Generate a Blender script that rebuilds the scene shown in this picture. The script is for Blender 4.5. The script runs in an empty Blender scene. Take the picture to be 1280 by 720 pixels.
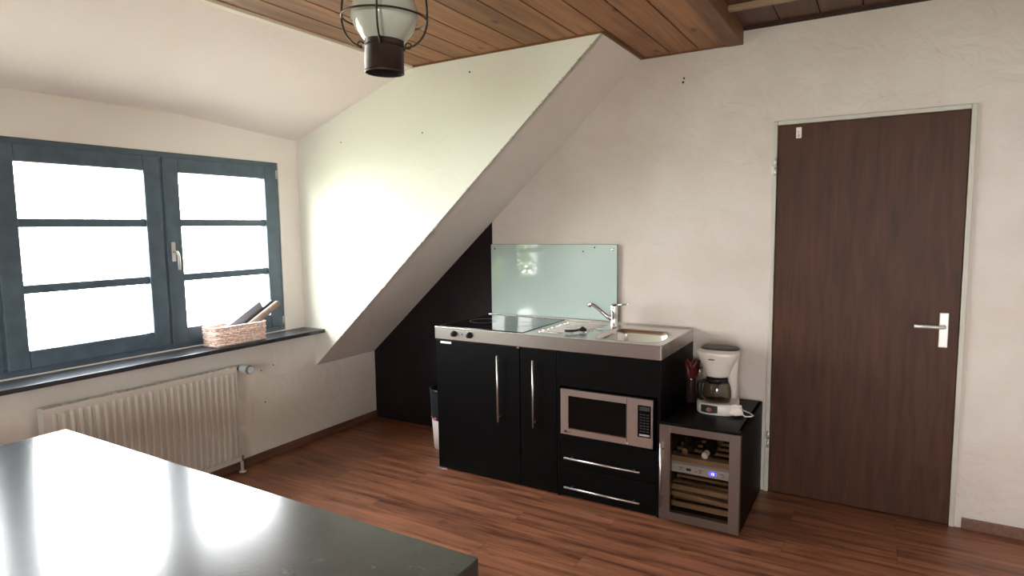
import bpy, bmesh, math, random
from mathutils import Vector, Matrix
random.seed(7)
SC = bpy.context.scene
COL = SC.collection
PI = math.pi

# ------------------------------------------------------------------ materials
def new_mat(name):
    m = bpy.data.materials.new(name); m.use_nodes = True
    nt = m.node_tree
    b = nt.nodes['Principled BSDF']
    return m, nt, b

def mat(name, col, rough=.5, metal=0., spec=.5, coat=0., trans=0., ior=1.45, emit=None, estr=0., var=0., vscale=8., bump=0., bscale=40., alpha=1.):
    m, nt, b = new_mat(name)
    b.inputs['Base Color'].default_value = (*col, 1)
    b.inputs['Roughness'].default_value = rough
    b.inputs['Metallic'].default_value = metal
    b.inputs['Specular IOR Level'].default_value = spec
    b.inputs['Coat Weight'].default_value = coat
    b.inputs['Coat Roughness'].default_value = .05
    b.inputs['Transmission Weight'].default_value = trans
    b.inputs['IOR'].default_value = ior
    if emit:
        b.inputs['Emission Color'].default_value = (*emit, 1)
        b.inputs['Emission Strength'].default_value = estr
    if var or bump:
        tc = nt.nodes.new('ShaderNodeTexCoord')
    if var:
        n = nt.nodes.new('ShaderNodeTexNoise'); n.inputs['Scale'].default_value = vscale; n.inputs['Detail'].default_value = 6
        r = nt.nodes.new('ShaderNodeValToRGB')
        r.color_ramp.elements[0].position = .3; r.color_ramp.elements[1].position = .7
        r.color_ramp.elements[0].color = (*[c*(1-var) for c in col], 1)
        r.color_ramp.elements[1].color = (*[min(1, c*(1+var)) for c in col], 1)
        nt.links.new(tc.outputs['Object'], n.inputs['Vector'])
        nt.links.new(n.outputs['Fac'], r.inputs['Fac']); nt.links.new(r.outputs['Color'], b.inputs['Base Color'])
    if bump:
        n2 = nt.nodes.new('ShaderNodeTexNoise'); n2.inputs['Scale'].default_value = bscale; n2.inputs['Detail'].default_value = 5
        bp = nt.nodes.new('ShaderNodeBump'); bp.inputs['Strength'].default_value = bump; bp.inputs['Distance'].default_value = .01
        nt.links.new(tc.outputs['Object'], n2.inputs['Vector'])
        nt.links.new(n2.outputs['Fac'], bp.inputs['Height']); nt.links.new(bp.outputs['Normal'], b.inputs['Normal'])
    return m

def plaster(name, col, stain=.07, bump=.25, bscale=7.):
    m, nt, b = new_mat(name)
    L = nt.links.new
    tc = nt.nodes.new('ShaderNodeTexCoord')
    n = nt.nodes.new('ShaderNodeTexNoise'); n.inputs['Scale'].default_value = 1.6; n.inputs['Detail'].default_value = 7; n.inputs['Roughness'].default_value = .6
    r = nt.nodes.new('ShaderNodeValToRGB')
    r.color_ramp.elements[0].position = .25; r.color_ramp.elements[1].position = .6
    r.color_ramp.elements[0].color = (col[0]*(1-stain), col[1]*(1-stain*1.35), col[2]*(1-stain*1.6), 1)
    r.color_ramp.elements[1].color = (*col, 1)
    L(tc.outputs['Object'], n.inputs['Vector']); L(n.outputs['Fac'], r.inputs['Fac']); L(r.outputs['Color'], b.inputs['Base Color'])
    n2 = nt.nodes.new('ShaderNodeTexNoise'); n2.inputs['Scale'].default_value = bscale; n2.inputs['Detail'].default_value = 8
    n2.inputs['Distortion'].default_value = .6
    bp = nt.nodes.new('ShaderNodeBump'); bp.inputs['Strength'].default_value = bump; bp.inputs['Distance'].default_value = .03
    L(tc.outputs['Object'], n2.inputs['Vector']); L(n2.outputs['Fac'], bp.inputs['Height']); L(bp.outputs['Normal'], b.inputs['Normal'])
    b.inputs['Roughness'].default_value = .85; b.inputs['Specular IOR Level'].default_value = .25
    return m

def wood(name, c_dark, c_light, axis='x', stretch=14., scale=3., rough=.4, plank=None, knots=.0, plank_var=.35, coat=0., spec=.5):
    """grain along axis; plank=(length, width) lays offset boards in x-y"""
    m, nt, b = new_mat(name); L = nt.links.new; N = nt.nodes.new
    tc = N('ShaderNodeTexCoord'); mp = N('ShaderNodeMapping')
    s = [stretch]*3; s[{'x':0,'y':1,'z':2}[axis]] = 1.
    mp.inputs['Scale'].default_value = s
    vec = tc.outputs['Object']
    pl = None
    if plank:
        br = N('ShaderNodeTexBrick'); br.offset = .37; br.offset_frequency = 2
        br.inputs['Scale'].default_value = 1.; br.inputs['Brick Width'].default_value = plank[0]; br.inputs['Row Height'].default_value = plank[1]
        br.inputs['Mortar Size'].default_value = .0008; br.inputs['Mortar Smooth'].default_value = .1; br.inputs['Bias'].default_value = 0
        br.inputs['Color1'].default_value = (0, 0, 0, 1); br.inputs['Color2'].default_value = (1, 1, 1, 1); br.inputs['Mortar'].default_value = (.5, .5, .5, 1)
        L(vec, br.inputs['Vector'])
        add = N('ShaderNodeVectorMath'); add.operation = 'MULTIPLY_ADD'
        L(br.outputs['Color'], add.inputs[0]); add.inputs[1].default_value = (7.3, 3.1, 5.7); L(vec, add.inputs[2])
        vec = add.outputs[0]; pl = br
    L(vec, mp.inputs['Vector'])
    n = N('ShaderNodeTexNoise'); n.inputs['Scale'].default_value = scale; n.inputs['Detail'].default_value = 9; n.inputs['Roughness'].default_value = .62; n.inputs['Distortion'].default_value = .4
    L(mp.outputs['Vector'], n.inputs['Vector'])
    r = N('ShaderNodeValToRGB'); r.color_ramp.elements[0].position = .32; r.color_ramp.elements[1].position = .68
    r.color_ramp.elements[0].color = (*c_dark, 1); r.color_ramp.elements[1].color = (*c_light, 1)
    L(n.outputs['Fac'], r.inputs['Fac'])
    out = r.outputs['Color']
    if knots:
        mp2 = N('ShaderNodeMapping'); s2 = [9.]*3; s2[{'x':0,'y':1,'z':2}[axis]] = 3.2; mp2.inputs['Scale'].default_value = s2
        L(vec, mp2.inputs['Vector'])
        nk = N('ShaderNodeTexNoise'); nk.inputs['Scale'].default_value = 1.3; nk.inputs['Detail'].default_value = 3
        L(mp2.outputs['Vector'], nk.inputs['Vector'])
        rk = N('ShaderNodeValToRGB'); rk.color_ramp.elements[0].position = .66; rk.color_ramp.elements[1].position = .76
        rk.color_ramp.elements[0].color = (0, 0, 0, 1); rk.color_ramp.elements[1].color = (1, 1, 1, 1)
        L(nk.outputs['Fac'], rk.inputs['Fac'])
        mk = N('ShaderNodeMixRGB'); mk.blend_type = 'MIX'
        mulk = N('ShaderNodeMath'); mulk.operation = 'MULTIPLY'; mulk.inputs[1].default_value = knots
        L(rk.outputs['Color'], mulk.inputs[0]); L(mulk.outputs[0], mk.inputs['Fac'])
        L(out, mk.inputs['Color1']); mk.inputs['Color2'].default_value = (*[c*.25 for c in c_dark], 1)
        out = mk.outputs['Color']
    if pl:
        mx = N('ShaderNodeMixRGB'); mx.blend_type = 'MULTIPLY'; mx.inputs['Fac'].default_value = 1
        rr = N('ShaderNodeValToRGB'); rr.color_ramp.elements[0].color = (1-plank_var, 1-plank_var, 1-plank_var, 1); rr.color_ramp.elements[1].color = (1, 1, 1, 1)
        L(pl.outputs['Color'], rr.inputs['Fac'])
        L(out, mx.inputs['Color1']); L(rr.outputs['Color'], mx.inputs['Color2'])
        m2 = N('ShaderNodeMixRGB'); L(pl.outputs['Fac'], m2.inputs['Fac']); L(mx.outputs['Color'], m2.inputs['Color1']); m2.inputs['Color2'].default_value = (*[c*.8 for c in c_dark], 1)
        out = m2.outputs['Color']
    L(out, b.inputs['Base Color'])
    bp = N('ShaderNodeBump'); bp.inputs['Strength'].default_value = .08; bp.inputs['Distance'].default_value = .01
    L(n.outputs['Fac'], bp.inputs['Height']); L(bp.outputs['Normal'], b.inputs['Normal'])
    b.inputs['Roughness'].default_value = rough; b.inputs['Coat Weight'].default_value = coat; b.inputs['Specular IOR Level'].default_value = spec
    return m

def board_wood(name, c_dark, c_light, spacing, x0, rough=.5):
    """ceiling boards along y: each board its own tone (by object x)"""
    m, nt, b = new_mat(name); L = nt.links.new; N = nt.nodes.new
    tc = N('ShaderNodeTexCoord'); sp = N('ShaderNodeSeparateXYZ'); L(tc.outputs['Object'], sp.inputs[0])
    a = N('ShaderNodeMath'); a.operation = 'SUBTRACT'; a.inputs[1].default_value = x0; L(sp.outputs['X'], a.inputs[0])
    d = N('ShaderNodeMath'); d.operation = 'DIVIDE'; d.inputs[1].default_value = spacing; L(a.outputs[0], d.inputs[0])
    fl = N('ShaderNodeMath'); fl.operation = 'FLOOR'; L(d.outputs[0], fl.inputs[0])
    wn = N('ShaderNodeTexWhiteNoise'); wn.noise_dimensions = '1D'; L(fl.outputs[0], wn.inputs['W'])
    add = N('ShaderNodeVectorMath'); add.operation = 'MULTIPLY_ADD'; L(wn.outputs['Color'], add.inputs[0]); add.inputs[1].default_value = (3, 9, 3); L(tc.outputs['Object'], add.inputs[2])
    mp = N('ShaderNodeMapping'); mp.inputs['Scale'].default_value = (16, .9, 16); L(add.outputs[0], mp.inputs['Vector'])
    n = N('ShaderNodeTexNoise'); n.inputs['Scale'].default_value = 1.6; n.inputs['Detail'].default_value = 8; n.inputs['Distortion'].default_value = .8
    L(mp.outputs[0], n.inputs['Vector'])
    r = N('ShaderNodeValToRGB'); r.color_ramp.elements[0].position = .3; r.color_ramp.elements[1].position = .7
    r.color_ramp.elements[0].color = (*c_dark, 1); r.color_ramp.elements[1].color = (*c_light, 1); L(n.outputs['Fac'], r.inputs['Fac'])
    # dark knots
    vo = N('ShaderNodeTexVoronoi'); vo.inputs['Scale'].default_value = 1.; mv = N('ShaderNodeMapping'); mv.inputs['Scale'].default_value = (5.5, 2.6, 1)
    L(add.outputs[0], mv.inputs['Vector']); L(mv.outputs[0], vo.inputs['Vector'])
    rk = N('ShaderNodeValToRGB'); rk.color_ramp.elements[0].position = .05; rk.color_ramp.elements[1].position = .13
    rk.color_ramp.elements[0].color = (.35, .25, .2, 1); rk.color_ramp.elements[1].color = (1, 1, 1, 1); L(vo.outputs['Distance'], rk.inputs['Fac'])
    mx = N('ShaderNodeMixRGB'); mx.blend_type = 'MULTIPLY'; mx.inputs['Fac'].default_value = 1; L(r.outputs['Color'], mx.inputs['Color1']); L(rk.outputs['Color'], mx.inputs['Color2'])
    hv = N('ShaderNodeHueSaturation'); mr = N('ShaderNodeMapRange'); mr.inputs['To Min'].default_value = .8; mr.inputs['To Max'].default_value = 1.15
    L(wn.outputs['Value'], mr.inputs['Value']); L(mr.outputs[0], hv.inputs['Value']); L(mx.outputs['Color'], hv.inputs['Color'])
    L(hv.outputs['Color'], b.inputs['Base Color'])
    b.inputs['Roughness'].default_value = rough
    return m

def clear_glass(name, tint=(1, 1, 1), refl=1.0):
    """thin pane: transparent with a Fresnel reflection"""
    m = bpy.data.materials.new(name); m.use_nodes = True; nt = m.node_tree; nt.nodes.clear(); L = nt.links.new
    o = nt.nodes.new('ShaderNodeOutputMaterial'); t = nt.nodes.new('ShaderNodeBsdfTransparent'); gl = nt.nodes.new('ShaderNodeBsdfGlossy')
    t.inputs['Color'].default_value = (*tint, 1); gl.inputs['Roughness'].default_value = .01
    ge = nt.nodes.new('ShaderNodeNewGeometry'); dp = nt.nodes.new('ShaderNodeVectorMath'); dp.operation = 'DOT_PRODUCT'
    L(ge.outputs['Incoming'], dp.inputs[0]); L(ge.outputs['Normal'], dp.inputs[1])
    def mth(op, a, b_):
        n = nt.nodes.new('ShaderNodeMath'); n.operation = op
        for k, v in enumerate((a, b_)):
            if v is None: continue
            if isinstance(v, (int, float)): n.inputs[k].default_value = v
            else: L(v, n.inputs[k])
        return n.outputs[0]
    c1 = mth('SUBTRACT', 1., mth('ABSOLUTE', dp.outputs['Value'], None))
    f_ = mth('MULTIPLY', mth('MULTIPLY_ADD', mth('POWER', c1, 5.), .96), refl)     # Schlick reflectance of one surface
    f_.node.inputs[0].links[0].from_node.inputs[2].default_value = .04
    mx = nt.nodes.new('ShaderNodeMixShader')
    L(f_, mx.inputs[0]); L(t.outputs[0], mx.inputs[1]); L(gl.outputs[0], mx.inputs[2]); L(mx.outputs[0], o.inputs[0])
    return m

M = {}
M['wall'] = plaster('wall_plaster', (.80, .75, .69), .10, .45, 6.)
M['wall_lightened'] = plaster('lightened_plaster', (.88, .84, .79), .03, .2, 6.)  # plaster lightened in place of window glow and for extra bounce
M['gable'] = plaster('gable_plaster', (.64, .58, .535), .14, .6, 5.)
M['cheek'] = plaster('cheek_plaster', (.74, .745, .66), .03, .15, 9.)  # base colour carries the greenish light from the garden
M['slope'] = plaster('slope_plaster', (.74, .695, .645), .08, .3, 6.)
M['dormer_ceiling'] = plaster('dormer_ceiling_plaster', (.84, .755, .72), .03, .15, 8.)
M['chip'] = mat('plaster_chip', (.42, .38, .31), .9)
M['aubergine'] = mat('aubergine_paint', (.0150, .0075, .0105), .6, spec=.2, var=.25, vscale=3, bump=.1, bscale=30)
M['floor'] = wood('floor_laminate', (.085, .027, .014), (.35, .138, .070), 'x', 13., 1.9, .36, (1.3, .19), .9, .16, spec=.45)
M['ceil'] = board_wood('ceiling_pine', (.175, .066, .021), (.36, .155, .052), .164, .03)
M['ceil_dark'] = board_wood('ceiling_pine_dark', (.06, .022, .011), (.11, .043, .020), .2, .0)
M['groove'] = mat('groove_shadow', (.03, .014, .008), .8)
M['beam'] = wood('beam_pine', (.11, .042, .015), (.20, .082, .030), 'y', 16., 1.6, .55)
M['batten'] = wood('batten_wood', (.26, .16, .09), (.36, .25, .15), 'x', 12., 3., .6)
M['cream'] = mat('cream_trim', (.78, .70, .60), .6)
M['baseboard'] = wood('baseboard_wood', (.10, .045, .03), (.19, .09, .058), 'y', 12., 3., .45)
M['win_frame'] = mat('window_paint', (.085, .125, .165), .38, var=.15, vscale=12)  # lighter, bluer paint: the window's veil of glare is in the colour
M['win_dark'] = mat('window_dark_strip', (.012, .016, .02), .6)
M['pane'] = clear_glass('window_pane')
M['zinc'] = mat('galvanised_hinge', (.62, .60, .57), .4, .6)
M['sill'] = mat('slate_sill', (.032, .034, .038), .3, var=.4, vscale=35, bump=.08, bscale=60)
M['door'] = wood('door_wood', (.040, .014, .007), (.075, .028, .013), 'z', 10., 2.6, .5, spec=.25)
M['door_frame'] = mat('door_frame_paint', (.50, .47, .40), .5, var=.06)
M['black'] = mat('black_laminate', (.0018, .0018, .0018), .42, spec=.12, var=.1, vscale=20)
M['black_edge'] = mat('black_gap', (.002, .002, .002), .8)
M['black_plastic'] = mat('black_plastic', (.008, .008, .009), .35, spec=.3)
M['steel'] = mat('brushed_steel', (.68, .65, .63), .27, 1., bump=.02, bscale=300)
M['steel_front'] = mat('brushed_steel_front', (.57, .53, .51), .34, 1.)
M['steel_cooler'] = mat('brushed_steel_cooler', (.27, .225, .20), .36, 1.)  # darker, browner steel: the dim room's reflection is in the colour
M['sink'] = mat('sink_steel', (.66, .64, .61), .22, 1.)
M['chrome'] = mat('chrome', (.78, .78, .79), .07, 1.)
M['hob'] = mat('ceramic_hob', (.006, .007, .007), .04, spec=.7)
M['hob_ring'] = mat('hob_print', (.18, .20, .19), .3)
M['mint'] = mat('mint_back_painted_glass', (.45, .55, .515), .02, spec=.5)
M['glass_edge'] = mat('glass_edge', (.13, .17, .15), .15)
M['dark_glass'] = mat('dark_glass', (.003, .003, .003), .08, spec=.2)
M['keypad'] = mat('keypad_print', (.016, .015, .015), .5)
M['print'] = mat('dark_print', (.02, .02, .02), .5)
M['red_print'] = mat('logo_print', (.035, .015, .018), .5)
M['silver'] = mat('silver_print', (.30, .30, .30), .4)
M['white_label'] = mat('white_label', (.75, .75, .72), .5)
M['cooler_pane'] = clear_glass('cooler_pane', (.72, .68, .64), .35)
M['cooler_in'] = mat('cooler_interior', (.012, .010, .009), .7)
M['shelf'] = wood('beech_shelf', (.36, .24, .14), (.54, .39, .24), 'x', 10., 5., .5)
M['panel_grey'] = mat('control_panel_grey', (.50, .49, .50), .4, emit=(.5, .48, .48), estr=.10)  # faint glow added to a panel that is no lamp
M['led'] = mat('blue_led', (.01, .01, .4), .3, emit=(.05, .05, 1.), estr=3.2)
M['led_digit'] = mat('led_digit', (.6, .6, 1), .3, emit=(.62, .66, 1.), estr=5)
M['bottle'] = mat('wine_bottle_glass', (.010, .016, .009), .08)
M['foil_white'] = mat('white_foil', (.80, .78, .72), .35, emit=(.8, .77, .7), estr=.10)  # weak emission added; the capsule itself gives no light
M['foil_brown'] = mat('brown_foil', (.42, .26, .16), .4)
M['foil_dark'] = mat('dark_foil', (.10, .07, .07), .4)
M['white_plastic'] = mat('white_plastic', (.72, .66, .61), .35)
M['white_cord'] = mat('white_cord', (.80, .74, .68), .45)
M['grey_plastic'] = mat('grey_plastic', (.055, .048, .042), .5, spec=.3)
M['pink_switch'] = mat('pink_switch', (.34, .12, .13), .4)
M['carafe'] = clear_glass('carafe_glass', (.58, .53, .46), 1.6)
M['jar_glass'] = clear_glass('jar_glass', (.90, .89, .82), 2.4)
M['jar_dark'] = mat('dark_jar_glass', (.030, .014, .012), .15)
M['red'] = mat('red_foil', (.085, .008, .008), .5, var=.5, vscale=40)
M['rubber'] = mat('black_rubber', (.008, .008, .009), .55)
M['bin_white'] = mat('bin_white', (.62, .55, .50), .5)
M['bag'] = mat('dark_liner', (.014, .018, .022), .35, bump=.5, bscale=25)
M['bag_pink'] = mat('pink_rubbish', (.35, .12, .14), .6)
M['radiator'] = mat('radiator_enamel', (.62, .58, .53), .35)
M['valve'] = mat('valve_white', (.66, .72, .78), .35)
M['valve_dark'] = mat('valve_grey', (.16, .17, .18), .4)
M['wicker'] = mat('wicker', (.74, .55, .47), .6, var=.3, vscale=60)  # wicker and rim colours lightened for the haze of the window
M['wicker_rim'] = mat('wicker_rim', (.86, .70, .63), .6, var=.2, vscale=60)
M['book_grey'] = mat('book_grey', (.26, .26, .31), .5)  # cover lightened to include the window's haze
M['book_edge'] = mat('book_dark', (.045, .045, .05), .5)
M['pages'] = mat('book_pages', (.42, .40, .41), .7)
M['kraft'] = mat('kraft_brown', (.27, .19, .145), .7, var=.15, vscale=30)
M['stone'] = mat('table_stone', (.026, .029, .028), .2, spec=.7, var=.55, vscale=22, bump=.02, bscale=110)
M['table_side'] = mat('table_side', (.010, .010, .010), .4)
M['wire'] = mat('lamp_wire', (.035, .024, .018), .45, .6)
M['copper'] = mat('aged_copper', (.036, .019, .015), .42, .25, var=.4, vscale=18)
M['copper_in'] = mat('cup_inside', (.010, .007, .006), .8)
M['milk'] = mat('frosted_globe', (.44, .45, .385), .12, coat=.5, var=.05, vscale=5)
M['foliage'] = mat('tree_leaves', (.24, .36, .12), .7, var=.5, vscale=3)
M['bark'] = mat('tree_bark', (.10, .07, .05), .9, var=.3)

# ------------------------------------------------------------------ mesh builder
def wloc(o):
    p = Vector((0, 0, 0))
    while o is not None:
        p += o.location; o = o.parent
    return p

class MB:
    def __init__(self): self.bm = bmesh.new(); self.mats = []
    def mi(self, m):
        if m not in self.mats: self.mats.append(m)
        return self.mats.index(m)
    def _fin(self, faces, m, smooth=False):
        i = self.mi(m)
        for f in faces: f.material_index = i; f.smooth = smooth
    def box(self, x0, x1, y0, y1, z0, z1, m, bev=0., seg=2, mx=None):
        r = bmesh.ops.create_cube(self.bm, size=1)
        vs = r['verts']
        c = Vector(((x0+x1)/2, (y0+y1)/2, (z0+z1)/2)); s = (abs(x1-x0), abs(y1-y0), abs(z1-z0))
        for v in vs: v.co = Vector((v.co.x*s[0], v.co.y*s[1], v.co.z*s[2])) + c
        fs = {f for v in vs for f in v.link_faces}
        if bev > 0:
            es = list({e for v in vs for e in v.link_edges})
            rb = bmesh.ops.bevel(self.bm, geom=es, offset=min(bev, min(s)*.45), segments=seg, affect='EDGES', profile=.5)
            fs = {f for v in rb['verts'] for f in v.link_faces} | {f for f in fs if f.is_valid}
            vs = list({v for f in fs for v in f.verts})
        if mx is not None:
            for v in vs: v.co = mx @ v.co
        self._fin(fs, m)
        return vs
    def poly(self, pts, m, flip=False):
        vs = [self.bm.verts.new(p) for p in pts]
        if flip: vs.reverse()
        f = self.bm.faces.new(vs); self._fin([f], m); return f
    def prism(self, pts2, axis, a, b, m, smooth=False):
        """pts2 in the plane normal to axis (y: x,z ; x: y,z ; z: x,y), from a to b"""
        def P(p, t):
            return {'y': (p[0], t, p[1]), 'x': (t, p[0], p[1]), 'z': (p[0], p[1], t)}[axis]
        A = [self.bm.verts.new(P(p, a)) for p in pts2]; B = [self.bm.verts.new(P(p, b)) for p in pts2]
        n = len(pts2); fs = [self.bm.faces.new(A), self.bm.faces.new(B[::-1])]
        sd = [self.bm.faces.new((A[i], B[i], B[(i+1) % n], A[(i+1) % n])) for i in range(n)]
        self._fin(fs, m); self._fin(sd, m, smooth)
    def lathe(self, prof, c, m, n=32, axis='z', smooth=True, mx=None):
        """prof: list of (r, h); closed at ends if r==0"""
        rings = []
        for r, h in prof:
            if r < 1e-6: rings.append([self.bm.verts.new((0, 0, h))])
            else: rings.append([self.bm.verts.new((r*math.cos(2*PI*k/n), r*math.sin(2*PI*k/n), h)) for k in range(n)])
        fs = []
        for a, b in zip(rings, rings[1:]):
            for k in range(n):
                k2 = (k+1) % n
                if len(a) == 1 and len(b) == 1: continue
                if len(a) == 1: fs.append(self.bm.faces.new((a[0], b[k2], b[k])))
                elif len(b) == 1: fs.append(self.bm.faces.new((a[k], a[k2], b[0])))
                else: fs.append(self.bm.faces.new((a[k], a[k2], b[k2], b[k])))
        self._fin(fs, m, smooth)
        R = {'z': Matrix(), 'x': Matrix.Rotation(PI/2, 4, 'Y'), 'y': Matrix.Rotation(-PI/2, 4, 'X')}[axis] if isinstance(axis, str) else axis
        T = Matrix.Translation(c) @ R
        if mx is not None: T = mx @ T
        for ring in rings:
            for v in ring: v.co = T @ v.co
    def tube(self, pts, r, m, n=10, closed=False, smooth=True):
        pts = [Vector(p) for p in pts]; N = len(pts); rings = []
        rs = r if isinstance(r, (list, tuple)) else [r]*N
        up = None
        for i, p in enumerate(pts):
            if closed: d = (pts[(i+1) % N] - pts[i-1])
            else: d = pts[min(i+1, N-1)] - pts[max(i-1, 0)]
            d.normalize()
            if up is None: up = Vector((0, 0, 1)) if abs(d.z) < .9 else Vector((1, 0, 0))
            u = (up - d*up.dot(d)); u.normalize(); w = d.cross(u); up = u
            rings.append([self.bm.verts.new(p + (u*math.cos(2*PI*k/n) + w*math.sin(2*PI*k/n))*rs[i]) for k in range(n)])
        fs = []
        pr = list(zip(rings, rings[1:])) + ([(rings[-1], rings[0])] if closed else [])
        for a, b in pr:
            for k in range(n): fs.append(self.bm.faces.new((a[k], a[(k+1) % n], b[(k+1) % n], b[k])))
        self._fin(fs, m, smooth)
        if not closed:
            self._fin([self.bm.faces.new(rings[0][::-1]), self.bm.faces.new(rings[-1])], m)
    def cyl(self, p0, p1, r, m, n=20): self.tube([p0, p1], r, m, n)
    def loft(self, loops, m, smooth=True, cap0=False, cap1=False):
        R = [[self.bm.verts.new(p) for p in l] for l in loops]; n = len(R[0]); fs = []
        for a, b in zip(R, R[1:]):
            for k in range(n): fs.append(self.bm.faces.new((a[k], a[(k+1) % n], b[(k+1) % n], b[k])))
        self._fin(fs, m, smooth)
        if cap0: self._fin([self.bm.faces.new(R[0][::-1])], m)
        if cap1: self._fin([self.bm.faces.new(R[-1])], m)
    def build(self, name, parent=None, xform=None, fix=True):
        if fix: bmesh.ops.recalc_face_normals(self.bm, faces=self.bm.faces[:])
        if xform is not None: self.bm.transform(xform)
        if parent is not None: self.bm.transform(Matrix.Translation(-wloc(parent)))
        me = bpy.data.meshes.new(name); self.bm.to_mesh(me); self.bm.free()
        for m in self.mats: me.materials.append(m)
        o = bpy.data.objects.new(name, me); COL.objects.link(o)
        if parent is not None: o.parent = parent
        return o

def rrect(x0, x1, y0, y1, r, z, n=6):
    out = []
    for cx, cy, a0 in ((x1-r, y1-r, 0), (x0+r, y1-r, 90), (x0+r, y0+r, 180), (x1-r, y0+r, 270)):
        for k in range(n+1):
            a = math.radians(a0 + 90*k/n); out.append((cx+r*math.cos(a), cy+r*math.sin(a), z))
    return out

def root(name, loc, label, cat, group=None):
    o = bpy.data.objects.new(name, None); COL.objects.link(o); o.location = loc; o.empty_display_size = .05
    return tag(o, label, cat, group)
def tag(o, label, cat, group=None):
    o['label'] = label; o['category'] = cat
    if group: o['group'] = group
    return o
def struct(o): o['kind'] = 'structure'; return o
def struct_label(o, label, cat): struct(o); return tag(o, label, cat)
def text_mesh(txt, size, m, name, parent, loc, rot, extrude=.0004, label=None):
    cu = bpy.data.curves.new('lettering_source', 'FONT'); cu.body = txt; cu.size = size; cu.extrude = extrude; cu.align_x = 'LEFT'
    t = bpy.data.objects.new('lettering_source', cu); COL.objects.link(t)
    bpy.context.view_layer.update()
    me = bpy.data.meshes.new_from_object(t.evaluated_get(bpy.context.evaluated_depsgraph_get()))
    bpy.data.objects.remove(t); bpy.data.curves.remove(cu)
    me.transform(Matrix.Translation(Vector(loc) - wloc(parent)) @ rot)
    me.materials.clear(); me.materials.append(m)
    o = bpy.data.objects.new(name, me); COL.objects.link(o); o.parent = parent
    if label: o['label'] = label
    return o
RX90 = Matrix.Rotation(PI/2, 4, 'X')

# ------------------------------------------------------------------ camera
yaw, pitch, roll, f_px = .5371, -.0969, -.0128, 777.04
cam_pos = Vector((2.4821, -3.8425, 1.582))
fw = Vector((-math.sin(yaw)*math.cos(pitch), math.cos(yaw)*math.cos(pitch), math.sin(pitch)))
rt = Vector((math.cos(yaw), math.sin(yaw), 0)); up = rt.cross(fw)
rt2 = rt*math.cos(roll) + up*math.sin(roll); up2 = -rt*math.sin(roll) + up*math.cos(roll)
cd = bpy.data.cameras.new('camera'); cam = bpy.data.objects.new('camera', cd); COL.objects.link(cam)
cd.sensor_fit = 'HORIZONTAL'; cd.sensor_width = 36; cd.lens = 36*f_px/1280; cd.clip_start = .02
R = Matrix((rt2, up2, -fw)).transposed().to_4x4()
cam.matrix_world = Matrix.Translation(cam_pos) @ R
SC.camera = cam

# ------------------------------------------------------------------ room dimensions
XL, XW, D = -1.1553, -1.2636, .6365          # knee wall, dormer window wall, dormer cheek at y=-D
Y2 = -3.55                                   # the dormer's other cheek
ZK, K, HC = .5666, .888, 2.617
XR = XL + (HC-ZK)/K                          # slope meets the board ceiling
XD, ZD = -.15, 2.232                         # board ceiling edge over the dormer; dormer front wall height
ZS = .8515
XRW, YF = 3.7, -6.4                          # right wall, front wall behind the camera
WY0, WY1, WZ0, WZ1 = -3.36, -.813, .858, 2.064   # dormer window opening

# floor
b = MB(); b.box(XL-.3, XRW+.1, YF-.1, .15, -.08, 0, M['floor']); struct(b.build('floor'))

# gable wall (back) with door opening
DX0, DX1, DZ = 1.929, 2.86, 2.158
b = MB()
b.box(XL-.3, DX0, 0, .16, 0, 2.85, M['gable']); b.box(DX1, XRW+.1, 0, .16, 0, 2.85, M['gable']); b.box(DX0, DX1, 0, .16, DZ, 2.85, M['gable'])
for x, z, r in ((1.418, 2.463, .006), (1.413, 2.440, .007)):
    b.lathe([(0, 0), (r, 0), (r, .003), (0, .003)], (x, -.002, z), M['print'], 10, 'y')
struct(b.build('wall_back'))

# dark painted field under the slope on the gable wall
b = MB(); x1 = .032
b.prism([(XL, 0), (x1, 0), (x1, ZK+(x1-XL)*K), (XL, ZK)], 'y', -.008, .0, M['aubergine'])
struct(b.build('wall_back_panel'))

# left wall: knee wall plus dormer front wall with window opening
b = MB()
zt = ZS-.027
b.box(XL-.25, XL, YF, Y2, 0, ZK+.02, M['wall']); b.box(XL-.25, XL, -D, .0, 0, ZK+.02, M['wall'])
b.box(XL-.25, XL, Y2, -D, 0, zt, M['wall'])
xo = XW-.22
b.box(xo, XW, WY1, -D+.05, zt, 2.5, M['wall_lightened']); b.box(xo, XW, Y2-.05, WY0, zt, 2.5, M['wall_lightened']); b.box(xo, XW, WY0, WY1, WZ1, 2.5, M['wall_lightened']); b.box(xo, XW, WY0, WY1, zt, WZ0, M['wall_lightened'])
for y, z in ((-1.12, .625), (-1.02, .645), (-1.10, .40)):
    b.lathe([(0, 0), (.005, 0), (.005, .002), (0, .002)], (XL-.001, y, z), M['print'], 8, 'x')
struct(b.build('wall_left'))

# cheeks of the dormer
def cheek(y0, y1, name, marks):
    b = MB()
    b.prism([(XL, ZK), (XR, HC), (XR, HC+.1), (XD, HC+.1), (XW-.1, ZD+.1), (XW-.1, zt), (XL, zt)], 'y', y0, y1, M['cheek'])
    for x, z, r in marks:
        b.lathe([(0, 0), (r, 0), (r, .002), (0, .002)], (x, y0-.001, z), M['print'], 8, 'y')
    struct(b.build(name))
def on_cheek(u, v):
    r = fw + rt2*((u-640)/f_px) - up2*((v-360)/f_px); t = (-D-cam_pos.y)/r.y; p = cam_pos + r*t; return p.x, p.z
cheek(-D, -D+.04, 'wall_cheek', [(*on_cheek(587, 90), .006), (*on_cheek(528, 166), .005), (*on_cheek(426, 178), .005)])
cheek(Y2-.04, Y2, 'wall_cheek_far', [])

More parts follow.
